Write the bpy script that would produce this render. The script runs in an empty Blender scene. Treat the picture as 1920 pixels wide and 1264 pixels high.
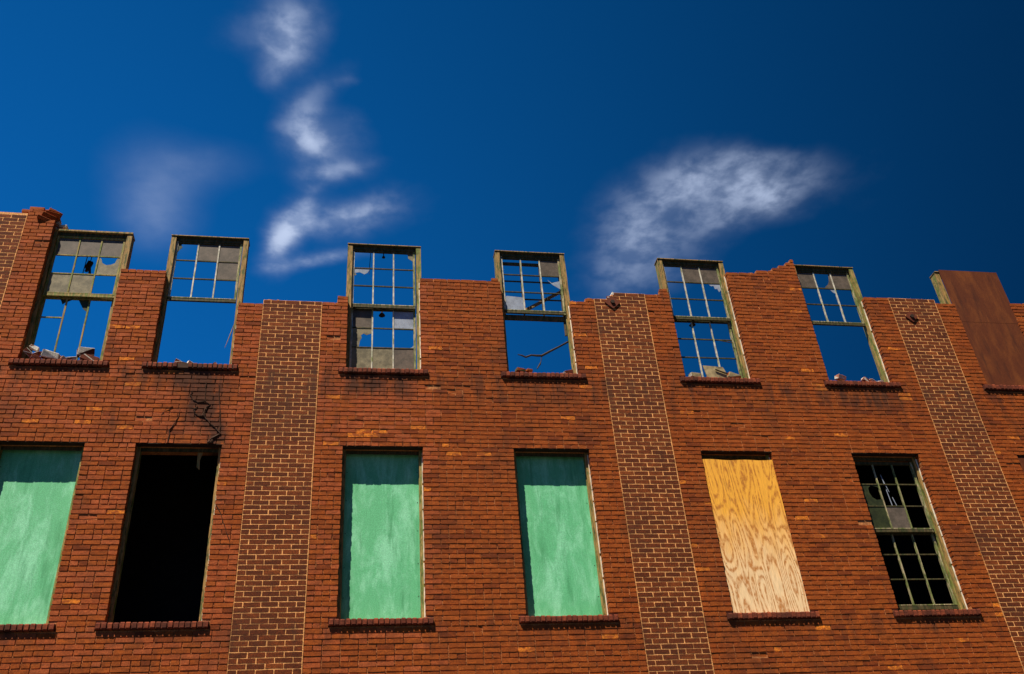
import bpy, bmesh, math, random
from mathutils import Matrix, Vector, noise
rnd = random.Random(11)
scn = bpy.context.scene
COL = scn.collection

# ------------------------------------------------------------------ camera
cam_d = bpy.data.cameras.new('camera'); cam = bpy.data.objects.new('camera', cam_d); COL.objects.link(cam)
cam_d.sensor_width = 36.0; cam_d.lens = 1804.5 / 1920 * 36; cam_d.clip_start = 0.1; cam_d.clip_end = 3000
RT = Vector((0.9856687, -0.15420756, -0.06839037)); UP = Vector((-0.03276806, -0.57271486, 0.81909947)); FW = Vector((0.16547952, 0.80511969, 0.56956019))
CAMP = Vector((0, -11.6125, 0))
M = Matrix.Identity(4)
for i in range(3):
    M[i][0] = RT[i]; M[i][1] = UP[i]; M[i][2] = -FW[i]; M[i][3] = CAMP[i]
cam.matrix_world = M
scn.camera = cam
scn.view_settings.view_transform = 'Standard'; scn.view_settings.look = 'None'
scn.view_settings.exposure = 0.5; scn.view_settings.gamma = 1
SKY_STRENGTH = 0.088
SUN_STRENGTH = 5.0

# ------------------------------------------------------------------ sun
SUN = Vector((-0.765, -1.0, 2.37)).normalized()          # towards the sun
sl = bpy.data.lights.new('sun', 'SUN'); sl.energy = SUN_STRENGTH; sl.angle = math.radians(0.5); sl.color = (1.0, 0.90, 0.74)
so = bpy.data.objects.new('sun', sl); COL.objects.link(so); so.location = SUN * 60
so.rotation_euler = SUN.to_track_quat('Z', 'Y').to_euler()

# ------------------------------------------------------------------ world
world = bpy.data.worlds.new('World'); scn.world = world; world.use_nodes = True
nt = world.node_tree; nt.nodes.clear()
def N(t, tree=None, **kw):
    n = (tree or nt).nodes.new(t)
    for k, v in kw.items(): setattr(n, k, v)
    return n
def L(a, b, tree=None): (tree or nt).links.new(a, b)
def mth(op, a, b=None, tree=None, clamp=False):
    n = N('ShaderNodeMath', tree, operation=op); n.use_clamp = clamp
    for i, v in enumerate((a, b)):
        if v is None: continue
        if isinstance(v, (int, float)): n.inputs[i].default_value = v
        else: L(v, n.inputs[i], tree)
    return n.outputs[0]
wout = N('ShaderNodeOutputWorld'); bg = N('ShaderNodeBackground'); bg.inputs[1].default_value = SKY_STRENGTH
L(bg.outputs[0], wout.inputs[0])
sky = N('ShaderNodeTexSky', sky_type='NISHITA', sun_disc=False)
sky.sun_elevation = math.asin(SUN.z); sky.sun_rotation = math.atan2(SUN.x, SUN.y)
sky.altitude = 600; sky.air_density = 1.0; sky.dust_density = 0.0; sky.ozone_density = 3.0
tc = N('ShaderNodeTexCoord'); sep = N('ShaderNodeSeparateXYZ'); L(tc.outputs['Generated'], sep.inputs[0])
# deep polarised blue, deepest away from the sun's side
dp = N('ShaderNodeVectorMath', operation='DOT_PRODUCT'); L(tc.outputs['Generated'], dp.inputs[0]); dp.inputs[1].default_value = Vector((-0.97, 0.1, 0.2)).normalized()
pol = N('ShaderNodeMapRange', interpolation_type='SMOOTHSTEP'); L(dp.outputs['Value'], pol.inputs[0])
pol.inputs[1].default_value = -0.75; pol.inputs[2].default_value = 0.65; pol.inputs[3].default_value = 0.16; pol.inputs[4].default_value = 1.6
tint = N('ShaderNodeVectorMath', operation='MULTIPLY'); L(sky.outputs[0], tint.inputs[0]); tint.inputs[1].default_value = (0.02, 0.55, 0.92)
cap = N('ShaderNodeVectorMath', operation='MINIMUM'); L(tint.outputs[0], cap.inputs[0]); cap.inputs[1].default_value = (0.015, 0.56, 2.0)
skyc = N('ShaderNodeVectorMath', operation='SCALE'); L(cap.outputs[0], skyc.inputs[0]); zen = N('ShaderNodeMapRange', interpolation_type='SMOOTHSTEP'); L(sep.outputs[2], zen.inputs[0])   # deeper blue towards the zenith
zen.inputs[1].default_value = .35; zen.inputs[2].default_value = 1.0; zen.inputs[3].default_value = 1.22; zen.inputs[4].default_value = .62
L(mth('MULTIPLY', pol.outputs[0], zen.outputs[0]), skyc.inputs['Scale'])
# thin cloud layer, laid out on the plane of the clouds
zc = mth('MAXIMUM', sep.outputs[2], 0.05)
comb = N('ShaderNodeCombineXYZ'); L(mth('DIVIDE', sep.outputs[0], zc), comb.inputs[0]); L(mth('DIVIDE', sep.outputs[1], zc), comb.inputs[1])
wn = N('ShaderNodeTexNoise'); wn.inputs['Scale'].default_value = 14; wn.inputs['Detail'].default_value = 5; L(comb.outputs[0], wn.inputs['Vector'])
ws = N('ShaderNodeVectorMath', operation='SUBTRACT'); L(wn.outputs['Color'], ws.inputs[0]); ws.inputs[1].default_value = (.5, .5, .5)
wsc = N('ShaderNodeVectorMath', operation='SCALE'); L(ws.outputs[0], wsc.inputs[0]); wsc.inputs['Scale'].default_value = 0.032
wadd = N('ShaderNodeVectorMath', operation='ADD'); L(comb.outputs[0], wadd.inputs[0]); L(wsc.outputs[0], wadd.inputs[1])
flat = N('ShaderNodeVectorMath', operation='MULTIPLY'); L(wadd.outputs[0], flat.inputs[0]); flat.inputs[1].default_value = (1, 1, 0)
CLOUDS = [(-0.084, 0.772, 0.036, 0.028, 1.83, 0.5), (-0.092, 0.817, 0.027, 0.022, 1.92, 0.42), (-0.107, 0.857, 0.02, 0.018, 2.26, 0.22),
(-0.126, 0.784, 0.039, 0.031, 2.76, 0.12), (-0.06, 0.885, 0.05, 0.016, 2.2, 0.22), (-0.04, 1.0, 0.05, 0.03, 2.4, 0.16), (0.0, 1.115, 0.075, 0.035, 2.7, 0.16), (-0.017, 0.853, 0.011, 0.007, 2.99, 0.2),
(-0.072, 0.937, 0.033, 0.024, 1.71, 0.5), (-0.056, 0.967, 0.021, 0.019, 2.37, 0.5), (-0.025, 0.932, 0.028, 0.025, 2.68, 0.22),
(-0.013, 1.007, 0.037, 0.015, 2.91, 0.3), (-0.051, 1.025, 0.023, 0.015, 2.98, 0.2), (-0.063, 1.056, 0.015, 0.01, 2.99, 0.15),
(-0.09, 1.132, 0.041, 0.018, 1.98, 0.72), (-0.116, 1.189, 0.049, 0.019, 1.75, 0.66), (-0.073, 1.103, 0.019, 0.012, 1.67, 0.35),
(-0.02, 1.119, 0.059, 0.023, 2.72, 0.33), (0.023, 1.083, 0.044, 0.021, 2.49, 0.2), (-0.052, 1.217, 0.057, 0.013, 2.79, 0.42),
(-0.292, 1.125, 0.062, 0.040, 1.85, 0.22), (-0.281, 1.04, 0.055, 0.046, 1.9, 0.09), (-0.23, 1.03, 0.06, 0.03, 2.9, 0.03), (-0.217, 1.02, 0.052, 0.031, 2.94, 0.07),
(0.445, 1.20, 0.09, 0.05, 1.32, 0.32), (0.44, 1.092, 0.066, 0.045, 1.25, 0.32), (0.473, 1.011, 0.057, 0.043, 1.6, 0.36),
(0.525, 0.984, 0.05, 0.044, -3.06, 0.38), (0.586, 0.99, 0.054, 0.041, -2.74, 0.42), (0.64, 1.018, 0.043, 0.031, -2.77, 0.42),
(0.673, 0.966, 0.044, 0.032, -2.61, 0.24), (0.591, 0.935, 0.05, 0.016, 3.09, 0.22), (0.568, 1.06, 0.05, 0.039, 2.96, 0.32),
(0.526, 1.125, 0.061, 0.046, 2.36, 0.2), (0.534, 1.21, 0.046, 0.035, 2.29, 0.14), (0.764, 0.958, 0.09, 0.052, 1.15, 0.02)]
acc = {'soft': None, 'wisp': None}
for (cu, cv, ru, rv, ang, amp) in CLOUDS:
    key = 'soft' if cu < -0.2 else 'wisp'
    mp = N('ShaderNodeMapping', vector_type='TEXTURE'); L(flat.outputs[0] if key == 'wisp' else comb.outputs[0], mp.inputs[0])
    mp.inputs['Location'].default_value = (cu, cv, 0); mp.inputs['Rotation'].default_value = (0, 0, ang); mp.inputs['Scale'].default_value = (ru, rv, 1)
    fl = N('ShaderNodeVectorMath', operation='MULTIPLY'); L(mp.outputs[0], fl.inputs[0]); fl.inputs[1].default_value = (1, 1, 0)
    d2 = N('ShaderNodeVectorMath', operation='DOT_PRODUCT'); L(fl.outputs[0], d2.inputs[0]); L(fl.outputs[0], d2.inputs[1])
    g = mth('MULTIPLY', mth('EXPONENT', mth('MULTIPLY', d2.outputs['Value'], -0.8)), amp)
    acc[key] = g if acc[key] is None else mth('ADD', acc[key], g)
fn = N('ShaderNodeTexNoise'); fn.inputs['Scale'].default_value = 21; fn.inputs['Detail'].default_value = 6; fn.inputs['Roughness'].default_value = .54; fn.inputs['Distortion'].default_value = .15
L(comb.outputs[0], fn.inputs['Vector'])
fr = N('ShaderNodeMapRange', interpolation_type='SMOOTHSTEP'); L(fn.outputs[0], fr.inputs[0]); fr.inputs[1].default_value = .32; fr.inputs[2].default_value = .68; fr.inputs[3].default_value = .50; fr.inputs[4].default_value = 1.1
wisp = N('ShaderNodeMapRange', interpolation_type='SMOOTHSTEP'); L(mth('MULTIPLY', acc['wisp'], fr.outputs[0]), wisp.inputs[0]); wisp.inputs[1].default_value = -.12; wisp.inputs[2].default_value = 1.15
wisp.inputs[3].default_value = -.03
sfr = N('ShaderNodeMapRange'); L(fn.outputs[0], sfr.inputs[0]); sfr.inputs[1].default_value = .3; sfr.inputs[2].default_value = .7; sfr.inputs[3].default_value = .7; sfr.inputs[4].default_value = 1.15
dens = mth('ADD', wisp.outputs[0], mth('MULTIPLY', acc['soft'], sfr.outputs[0]), clamp=True)
up_ = N('ShaderNodeMapRange'); L(sep.outputs[2], up_.inputs[0]); up_.inputs[1].default_value = .06; up_.inputs[2].default_value = .2
dens = mth('MULTIPLY', dens, up_.outputs[0])
cm = N('ShaderNodeMix', data_type='RGBA'); L(dens, cm.inputs[0]); L(skyc.outputs[0], cm.inputs[6]); cm.inputs[7].default_value = (4.3, 5.1, 6.9, 1)
L(cm.outputs[2], bg.inputs[0])

# ------------------------------------------------------------------ materials
def mat(name):
    m = bpy.data.materials.new(name); m.use_nodes = True
    b = m.node_tree.nodes['Principled BSDF']; b.inputs['Specular IOR Level'].default_value = 0.25
    return m, m.node_tree, b
def ramp(t, fac, stops, interp='LINEAR'):
    r = N('ShaderNodeValToRGB', t); r.color_ramp.interpolation = interp
    while len(r.color_ramp.elements) < len(stops): r.color_ramp.elements.new(.5)
    for e, (p, c) in zip(r.color_ramp.elements, stops): e.position = p; e.color = (*c, 1) if len(c) == 3 else c
    L(fac, r.inputs[0], t); return r.outputs[0]
def posn(t, scale=(1, 1, 1), s=5, detail=4, rough=.6, loc=(0, 0, 0), dist=0):
    g = N('ShaderNodeNewGeometry', t); mp = N('ShaderNodeMapping', t); L(g.outputs['Position'], mp.inputs[0], t)
    mp.inputs['Scale'].default_value = scale; mp.inputs['Location'].default_value = loc
    n = N('ShaderNodeTexNoise', t); n.inputs['Scale'].default_value = s; n.inputs['Detail'].default_value = detail; n.inputs['Roughness'].default_value = rough
    n.inputs['Distortion'].default_value = dist
    L(mp.outputs[0], n.inputs['Vector'], t); return n.outputs[0]
def mixc(t, fac, a, b, mode='MIX'):
    n = N('ShaderNodeMix', t, data_type='RGBA', blend_type=mode)
    for i, v in ((0, fac), (6, a), (7, b)):
        if isinstance(v, (int, float)): n.inputs[i].default_value = v
        elif isinstance(v, tuple): n.inputs[i].default_value = (*v, 1)
        else: L(v, n.inputs[i], t)
    return n.outputs[2]
def mrange(t, v, a, b, c, d, smooth=True):
    n = N('ShaderNodeMapRange', t, interpolation_type='SMOOTHSTEP' if smooth else 'LINEAR'); L(v, n.inputs[0], t)
    for i, x in enumerate((a, b, c, d)): n.inputs[i + 1].default_value = x
    return n.outputs[0]
def bump(t, b, h, strength=.4, dist=.004):
    n = N('ShaderNodeBump', t); n.inputs['Strength'].default_value = strength; n.inputs['Distance'].default_value = dist
    L(h, n.inputs['Height'], t); L(n.outputs[0], b.inputs['Normal'], t)

def grime_group():
    """soot washed down below the upper sills, the burnt patch over the open window, big soft blotches"""
    g = bpy.data.node_groups.new('grime', 'ShaderNodeTree')
    g.interface.new_socket('Factor', in_out='OUTPUT', socket_type='NodeSocketFloat')
    o = N('NodeGroupOutput', g)
    ge = N('ShaderNodeNewGeometry', g); sp = N('ShaderNodeSeparateXYZ', g); L(ge.outputs['Position'], sp.inputs[0], g)
    blot = mth('ADD', mrange(g, posn(g, s=1.1, detail=6), .50, .70, 0, .42), mrange(g, posn(g, (3, 1, .5), s=1.6, detail=6, loc=(4, 0, 2)), .56, .74, 0, .35), g)
    streak = mrange(g, posn(g, (6, 1, .9), s=1.3, detail=5), .42, .66, 0, 1)
    band = mth('MULTIPLY', mrange(g, sp.outputs[2], 6.75, 7.45, 0, 1), mrange(g, sp.outputs[2], 7.46, 7.60, 1, 0), g)
    band = mth('MULTIPLY', mth('MULTIPLY', band, streak, g), .62, g)
    band2 = mth('MULTIPLY', mrange(g, sp.outputs[2], 3.35, 3.85, 0, 1), mrange(g, sp.outputs[2], 3.9, 4.0, 1, 0), g)
    band2 = mth('MULTIPLY', mth('MULTIPLY', band2, streak, g), .45, g)
    def spot(cx, cz, rx, rz, amp):
        a = mth('DIVIDE', mth('SUBTRACT', sp.outputs[0], cx, g), rx, g); b = mth('DIVIDE', mth('SUBTRACT', sp.outputs[2], cz, g), rz, g)
        d = mth('ADD', mth('MULTIPLY', a, a, g), mth('MULTIPLY', b, b, g), g)
        return mth('MULTIPLY', mth('EXPONENT', mth('MULTIPLY', d, -1.0, g), None, g), amp, g)
    n2 = mrange(g, posn(g, (1.5, 1, 1), s=4.6, detail=7, rough=.7), .34, .56, .3, 1)
    s = mth('ADD', spot(-1.93, 6.95, .26, .42, 1.1), spot(-1.69, 6.42, .12, .2, 1.3), g)
    for q_ in [(-1.90, 6.80), (-1.88, 6.92), (-1.91, 7.06), (-1.80, 6.64), (-1.71, 6.54), (-1.68, 6.44), (-1.93, 7.22), (-2.04, 6.97), (-2.0, 6.78)]: s = mth('ADD', s, spot(q_[0], q_[1], .07, .11, .6), g)
    s = mth('ADD', s, spot(-2.15, 7.33, .35, .14, .6), g)
    s = mth('ADD', s, spot(-2.2, 7.40, .12, .14, .9), g)
    s = mth('ADD', s, spot(2.9, 7.2, .7, .22, .35), g)
    s = mth('ADD', s, spot(.25, 7.3, .45, .14, .6), g)
    s = mth('ADD', s, spot(7.9, 7.25, .6, .2, .5), g)
    s = mth('MULTIPLY', s, n2, g)
    tot = mth('ADD', mth('ADD', blot, band, g), mth('ADD', s, band2, g), g)
    L(mth('MINIMUM', tot, .86, g), o.inputs[0], g)
    return g
GRIME = grime_group()

def brick_mat(name, c, dark=(.055, .022, .012), var=.35):
    m, t, b = mat(name)
    sp = mrange(t, posn(t, s=60, detail=3, rough=.7), .3, .7, 1 - var, 1 + var * .6)
    md = mrange(t, posn(t, (1, 1, 2.2), s=9, detail=5), .3, .7, .72, 1.2)
    f = mth('MULTIPLY', sp, md, t)
    cc = N('ShaderNodeVectorMath', t, operation='SCALE'); cc.inputs[0].default_value = c; L(f, cc.inputs['Scale'], t)
    gr = N('ShaderNodeGroup', t); gr.node_tree = GRIME
    L(mixc(t, gr.outputs[0], cc.outputs[0], dark), b.inputs['Base Color'], t)
    b.inputs['Roughness'].default_value = .9
    bump(t, b, posn(t, s=110, detail=4), .5, .004)
    return m
RED = [brick_mat('brick_red_%d' % i, c) for i, c in enumerate([(0.339, 0.073, 0.0074), (0.316, 0.065, 0.0062), (0.358, 0.079, 0.0093), (0.288, 0.058, 0.0056), (0.372, 0.080, 0.0167), (0.335, 0.074, 0.0074), (0.391, 0.090, 0.0223), (0.219, 0.042, 0.0050)])]
ORANGE = brick_mat('brick_orange_spalled', (.74, .21, .018), var=.5)
def half_orange():
    t = ORANGE.node_tree; b = t.nodes['Principled BSDF']; src = b.inputs['Base Color'].links[0].from_socket
    k = mrange(t, posn(t, (1, 1, 1.6), s=11, detail=4, loc=(7, 2, 1)), .44, .52, 0, 1)
    L(mixc(t, k, (.33, .075, .012), src), b.inputs['Base Color'], t)
half_orange()
DARKM = [brick_mat('brick_dark_%d' % i, c, var=.6) for i, c in enumerate([(.165, .033, .005), (.125, .025, .004), (.20, .042, .006), (.25, .055, .008)])]
MORT = brick_mat('mortar_weathered', (.52, .20, .065), var=.45)
MORTL = brick_mat('mortar_bright_repointed', (.90, .42, .14), var=.5)
SILLM = [brick_mat('brick_sill_%d' % i, c) for i, c in enumerate([(.24, .05, .02), (.18, .038, .016), (.29, .062, .022), (.13, .03, .014)])]
INNERM = brick_mat('brick_inner_pale', (.55, .22, .13))
PLASTER = brick_mat('plaster_lump_white', (.72, .66, .56), var=.3)

def paint_mat(name, green, wood, thr=.5, dirt=.4):
    m, t, b = mat(name)
    n1 = posn(t, (9, 9, 1.6), s=3.2, detail=7, rough=.7)
    peel = mrange(t, n1, thr - .05, thr + .05, 0, 1)
    grain = mrange(t, posn(t, (30, 30, 1.2), s=3, detail=5), .3, .7, .55, 1.25)
    w = N('ShaderNodeVectorMath', t, operation='SCALE'); w.inputs[0].default_value = wood; L(grain, w.inputs['Scale'], t)
    gv = mrange(t, posn(t, s=14, detail=5), .3, .7, .6, 1.25)
    g2 = N('ShaderNodeVectorMath', t, operation='SCALE'); g2.inputs[0].default_value = green; L(gv, g2.inputs['Scale'], t)
    c = mixc(t, peel, g2.outputs[0], w.outputs[0])
    dk = mrange(t, posn(t, (4, 4, 2), s=5, detail=6), .5, .7, 0, dirt)
    L(mixc(t, dk, c, (.03, .025, .012)), b.inputs['Base Color'], t); b.inputs['Roughness'].default_value = .75
    bump(t, b, n1, .6, .003)
    return m
CASING = paint_mat('casing_peeling_green_and_bare_wood', (.10, .115, .03), (.40, .24, .075), .46)
CASINGG = paint_mat('casing_mostly_green', (.17, .21, .045), (.40, .27, .09), .50)
SASH = paint_mat('sash_yellow_green_paint', (.17, .20, .06), (.46, .38, .22), .52, .5)
WHITES = paint_mat('muntin_flaking_sunlit_white', (.60, .56, .45), (.30, .32, .12), .56, .35)  # upright bars near white: sunlight on their left faces put into the colour
HORIZ = paint_mat('underside_shade_olive', (.045, .05, .017), (.10, .075, .03), .5, .5)  # darker than the sash paint: shade on undersides put into the colour
SASHD = paint_mat('sash_dark_wood', (.06, .065, .025), (.14, .09, .04), .5, .6)

def board_mat(name, base, light, dark):
    m, t, b = mat(name)
    a = mrange(t, posn(t, (2.2, 1, .8), s=2.2, detail=8, rough=.7, dist=.4), .42, .68, 0, 1)
    b2 = mrange(t, posn(t, (5, 1, .7), s=1.7, detail=6, rough=.65, loc=(3, 0, 1)), .50, .72, 0, .75)
    sp = mrange(t, posn(t, s=90, detail=3, rough=.8), .3, .75, .78, 1.28)
    c = mixc(t, a, base, light); c = mixc(t, b2, c, dark)
    c2 = N('ShaderNodeVectorMath', t, operation='SCALE'); L(c, c2.inputs[0], t); L(sp, c2.inputs['Scale'], t)
    drip = mrange(t, posn(t, (22, 1, .8), s=1.5, detail=4), .62, .74, 0, .35)
    L(mixc(t, drip, c2.outputs[0], light), b.inputs['Base Color'], t)
    b.inputs['Roughness'].default_value = .6; b.inputs['Specular IOR Level'].default_value = .35
    bump(t, b, posn(t, (6, 1, 1.2), s=12, detail=6), .5, .003)
    return m
GREENB = board_mat('board_painted_mint_green', (.125, .52, .235), (.27, .72, .42), (.06, .33, .13))
RUSTB = board_mat('board_rust_brown', (.115, .026, .005), (.18, .048, .008), (.05, .012, .004))

def plywood_mat():
    m, t, b = mat('plywood_swirling_grain')
    h = posn(t, (2.6, 1, .42), s=1.55, detail=1.2, rough=.4, loc=(.35, 0, .2), dist=.2)
    w = mth('FRACT', mth('MULTIPLY', mth('ADD', h, mth('MULTIPLY', posn(t, (9, 1, 1.5), s=3, detail=3), .05, t), t), 15, t), None, t)
    tri = mth('ABSOLUTE', mth('SUBTRACT', w, .5, t), None, t)
    line = mrange(t, tri, .06, .34, 1, 0)
    fine = mrange(t, posn(t, (50, 1, 2.2), s=3, detail=5), .35, .65, .82, 1.12)
    brk = mrange(t, posn(t, (6, 1, 3), s=5, detail=5), .35, .6, .25, 1)
    ge = N('ShaderNodeNewGeometry', t); sp = N('ShaderNodeSeparateXYZ', t); L(ge.outputs['Position'], sp.inputs[0], t)
    grey = mth('MULTIPLY', mrange(t, mth('ADD', sp.outputs[2], mth('MULTIPLY', posn(t, (3, 1, 1), s=3, detail=5), .9, t), t), 4.7, 6.1, 1, 0), .9, t)
    base = mixc(t, grey, (.98, .46, .05), (.96, .70, .40))
    base = mixc(t, mth('MULTIPLY', mth('MULTIPLY', line, brk, t), .9, t), base, (.50, .17, .025))
    stain = mrange(t, posn(t, (5, 1, .7), s=1.9, detail=6), .58, .72, 0, .35)
    base = mixc(t, stain, base, (.42, .20, .05))
    s = N('ShaderNodeVectorMath', t, operation='SCALE'); L(base, s.inputs[0], t); L(fine, s.inputs['Scale'], t)
    L(s.outputs[0], b.inputs['Base Color'], t); b.inputs['Roughness'].default_value = .65
    bump(t, b, h, .25, .003)
    return m
PLY = plywood_mat()

def glass_mat(name, c, c2):
    m, t, b = mat(name)
    n1 = mrange(t, posn(t, s=7, detail=6, rough=.65), .35, .65, 0, 1)
    n2 = mrange(t, posn(t, s=130, detail=2), .3, .7, .8, 1.2)
    s = N('ShaderNodeVectorMath', t, operation='SCALE'); L(mixc(t, n1, c, c2), s.inputs[0], t); L(n2, s.inputs['Scale'], t)
    L(s.outputs[0], b.inputs['Base Color'], t); b.inputs['Roughness'].default_value = .45
    tr = N('ShaderNodeBsdfTranslucent', t); L(s.outputs[0], tr.inputs[0], t)
    mx = N('ShaderNodeMixShader', t); mx.inputs[0].default_value = .35
    out = t.nodes['Material Output']; L(b.outputs[0], mx.inputs[1], t); L(tr.outputs[0], mx.inputs[2], t); L(mx.outputs[0], out.inputs[0], t)
    return m
GL = glass_mat('glass_dusty_grey_brown', (.23, .18, .14), (.14, .115, .09))
GLL = glass_mat('glass_pale_blue_haze', (.50, .56, .66), (.38, .42, .50))
GLY = glass_mat('glass_yellowed_film', (.40, .34, .21), (.22, .19, .12))
GLD = glass_mat('glass_dark_green_film', (.07, .085, .035), (.04, .05, .025))

def plain(name, c, rough=.8, var=.3, s=8):
    m, t, b = mat(name)
    f = mrange(t, posn(t, s=s, detail=6), .3, .7, 1 - var, 1 + var)
    cc = N('ShaderNodeVectorMath', t, operation='SCALE'); cc.inputs[0].default_value = c; L(f, cc.inputs['Scale'], t)
    L(cc.outputs[0], b.inputs['Base Color'], t); b.inputs['Roughness'].default_value = rough
    return m
IRON = plain('iron_rusted_black', (.035, .018, .010)); RUSTP = plain('iron_plate_rust', (.13, .028, .010))
DARKIN = plain('interior_shade_black', (.012, .010, .009)); LATH = plain('lath_weathered', (.24, .15, .065))  # interior near-black: shade of the unlit rooms put into the colour
TWIG = plain('twig_dark', (.06, .04, .02)); VINE = plain('vine_dead_black_brown', (.05, .02, .008)); CARD = plain('panel_faded_tan', (.30, .23, .12), var=.5)
LIMES = plain('mortar_caulk_white', (.75, .68, .52)); ASPH = plain('asphalt', (.035, .035, .035), s=3); PAVE = plain('concrete_pavement', (.07, .065, .055), s=2)
CORD = plain('cord_black', (.02, .02, .02))

def wall_tex():
    m, t, b = mat('brickwork_beyond_the_view')
    ge = N('ShaderNodeNewGeometry', t); sp = N('ShaderNodeSeparateXYZ', t); L(ge.outputs['Position'], sp.inputs[0], t)
    cb = N('ShaderNodeCombineXYZ', t); L(mth('ADD', sp.outputs[0], sp.outputs[1], t), cb.inputs[0], t); L(sp.outputs[2], cb.inputs[1], t)
    br = N('ShaderNodeTexBrick', t); L(cb.outputs[0], br.inputs[0], t); br.inputs['Scale'].default_value = 1
    br.inputs['Brick Width'].default_value = .2115; br.inputs['Row Height'].default_value = .06687; br.inputs['Mortar Size'].default_value = .006
    br.inputs['Color1'].default_value = (.41, .075, .02, 1); br.inputs['Color2'].default_value = (.33, .055, .014, 1); br.inputs['Mortar'].default_value = (.2, .08, .03, 1)
    L(br.outputs[0], b.inputs['Base Color'], t); b.inputs['Roughness'].default_value = .9
    return m
WALLTEX = wall_tex()

# ------------------------------------------------------------------ mesh helpers
class MB:
    def __init__(s): s.v = []; s.f = []; s.m = []
    def poly(s, pts, faces, mi=0):
        o = len(s.v); s.v += [tuple(p) for p in pts]
        for f in faces: s.f.append([o + i for i in f]); s.m.append(mi)
    def box(s, x0, x1, y0, y1, z0, z1, mi=0, j=0):
        p = [(x, y, z) for z in (z0, z1) for (x, y) in ((x0, y0), (x1, y0), (x1, y1), (x0, y1))]
        if j: p = [tuple(c + rnd.uniform(-j, j) for c in q) for q in p]
        s.poly(p, [(0, 1, 5, 4), (1, 2, 6, 5), (2, 3, 7, 6), (3, 0, 4, 7), (4, 5, 6, 7), (3, 2, 1, 0)], mi)
    def prism_y(s, pts, y0, y1, mi=0):                     # outline in x,z given counter-clockwise seen from -y
        n = len(pts)
        P = [(x, y0, z) for x, z in pts] + [(x, y1, z) for x, z in pts]
        s.poly(P, [tuple(range(n)), tuple(range(2 * n - 1, n - 1, -1))] + [(i, i + n, (i + 1) % n + n, (i + 1) % n) for i in range(n)], mi)
    def tube(s, pts, r, mi=0, k=6):
        pts = [Vector(p) for p in pts]; rings = []
        for i, p in enumerate(pts):
            d = (pts[min(i + 1, len(pts) - 1)] - pts[max(i - 1, 0)]).normalized()
            a = d.orthogonal().normalized(); b = d.cross(a); rr = r[i] if isinstance(r, (list, tuple)) else r
            rings.append([p + (a * math.cos(2 * math.pi * q / k) + b * math.sin(2 * math.pi * q / k)) * rr for q in range(k)])
        P = [v for R in rings for v in R]; F = []
        for i in range(len(pts) - 1):
            for q in range(k): F.append((i * k + q, i * k + (q + 1) % k, (i + 1) * k + (q + 1) % k, (i + 1) * k + q))
        F.append(tuple(range(k - 1, -1, -1))); F.append(tuple((len(pts) - 1) * k + q for q in range(k)))
        s.poly(P, F, mi)
    def build(s, name, mats, parent=None, label=None, kind=None):
        me = bpy.data.meshes.new(name); me.from_pydata(s.v, [], s.f)
        for m in (mats if isinstance(mats, (list, tuple)) else [mats]): me.materials.append(m)
        me.polygons.foreach_set('material_index', s.m); me.update()
        bm = bmesh.new(); bm.from_mesh(me); bmesh.ops.recalc_face_normals(bm, faces=bm.faces); bm.to_mesh(me); bm.free()
        return link(name, me, parent, label, kind)
def link(name, me, parent=None, label=None, kind=None):
    o = bpy.data.objects.new(name, me); COL.objects.link(o)
    if parent: o.parent = parent
    if label: o['label'] = label
    if kind: o['kind'] = kind
    return o
def empty(name, parent=None, label=None):
    o = bpy.data.objects.new(name, None); COL.objects.link(o); o.empty_display_size = .2
    if parent: o.parent = parent
    if label: o['label'] = label
    return o
def tag(o, label, cat, group=None):
    o['label'] = label; o['category'] = cat
    if group: o['group'] = group
    return o

# ------------------------------------------------------------------ layout of the facade (x along the wall, z up; the camera's height is z = 0)
GZ = -1.6
S = 0.2115; C = 0.06687; ZK = 3.9907
LX = [-4.402, -2.70, -.054, 2.274, 4.993, 7.320, 10.03]; OW = 1.0775
ZL = 6.331                              # lintels of the lower windows
SU, SD = 7.575, 3.960                   # sill tops, upper and lower
SH = .084; SE = .095                    # sill height, overrun past the opening
PIL = [(-5.646, -4.80), (-1.273, -.427), (3.744, 4.590), (8.835, 9.681)]
XA, XB = -6.6, 12.4; ZA = 2.6           # extent built brick by brick
def kz(k): return ZK + k * C
SKY = [(-9, -4.85, 92.6), (-4.85, -4.74, 94), (-4.74, -4.52, 93), (-4.52, -4.402, 91), (-3.3245, -2.70, 78), (-1.6225, -1.273, 70), (-1.273, -.427, 71), (-.427, -.21, 71), (-.21, -.054, 72),
       (1.0235, 2.10, 79), (2.10, 2.274, 79), (3.3515, 3.60, 74), (3.60, 3.744, 75), (3.744, 3.99, 75), (3.99, 4.09, 76), (4.09, 4.590, 77), (4.590, 4.84, 77), (4.84, 4.993, 78),
       (6.0705, 6.60, 85), (6.60, 6.90, 86), (6.90, 7.03, 87), (7.03, 7.17, 88), (7.17, 7.26, 89), (7.26, 7.320, 90), (8.3975, 8.835, 79), (8.835, 9.681, 79), (9.681, 10.03, 78), (11.1075, 12.4, 79), (12.4, 15, 79)]
def top_at(x):
    for a, b, k in SKY:
        if a <= x < b: return kz(k)
    return None
def holes_at(x, pad=0):
    """solid z intervals removed at x: sills and openings"""
    h = []
    for l in LX:
        if l - SE <= x <= l + OW + SE: h += [(SD - SH, SD), (SU - SH, SU)]
        if l - pad <= x <= l + OW + pad: h += [(SD, ZL), (SU, 99)]
    return h
def in_pil(x): return any(a < x < b for a, b in PIL)

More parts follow.
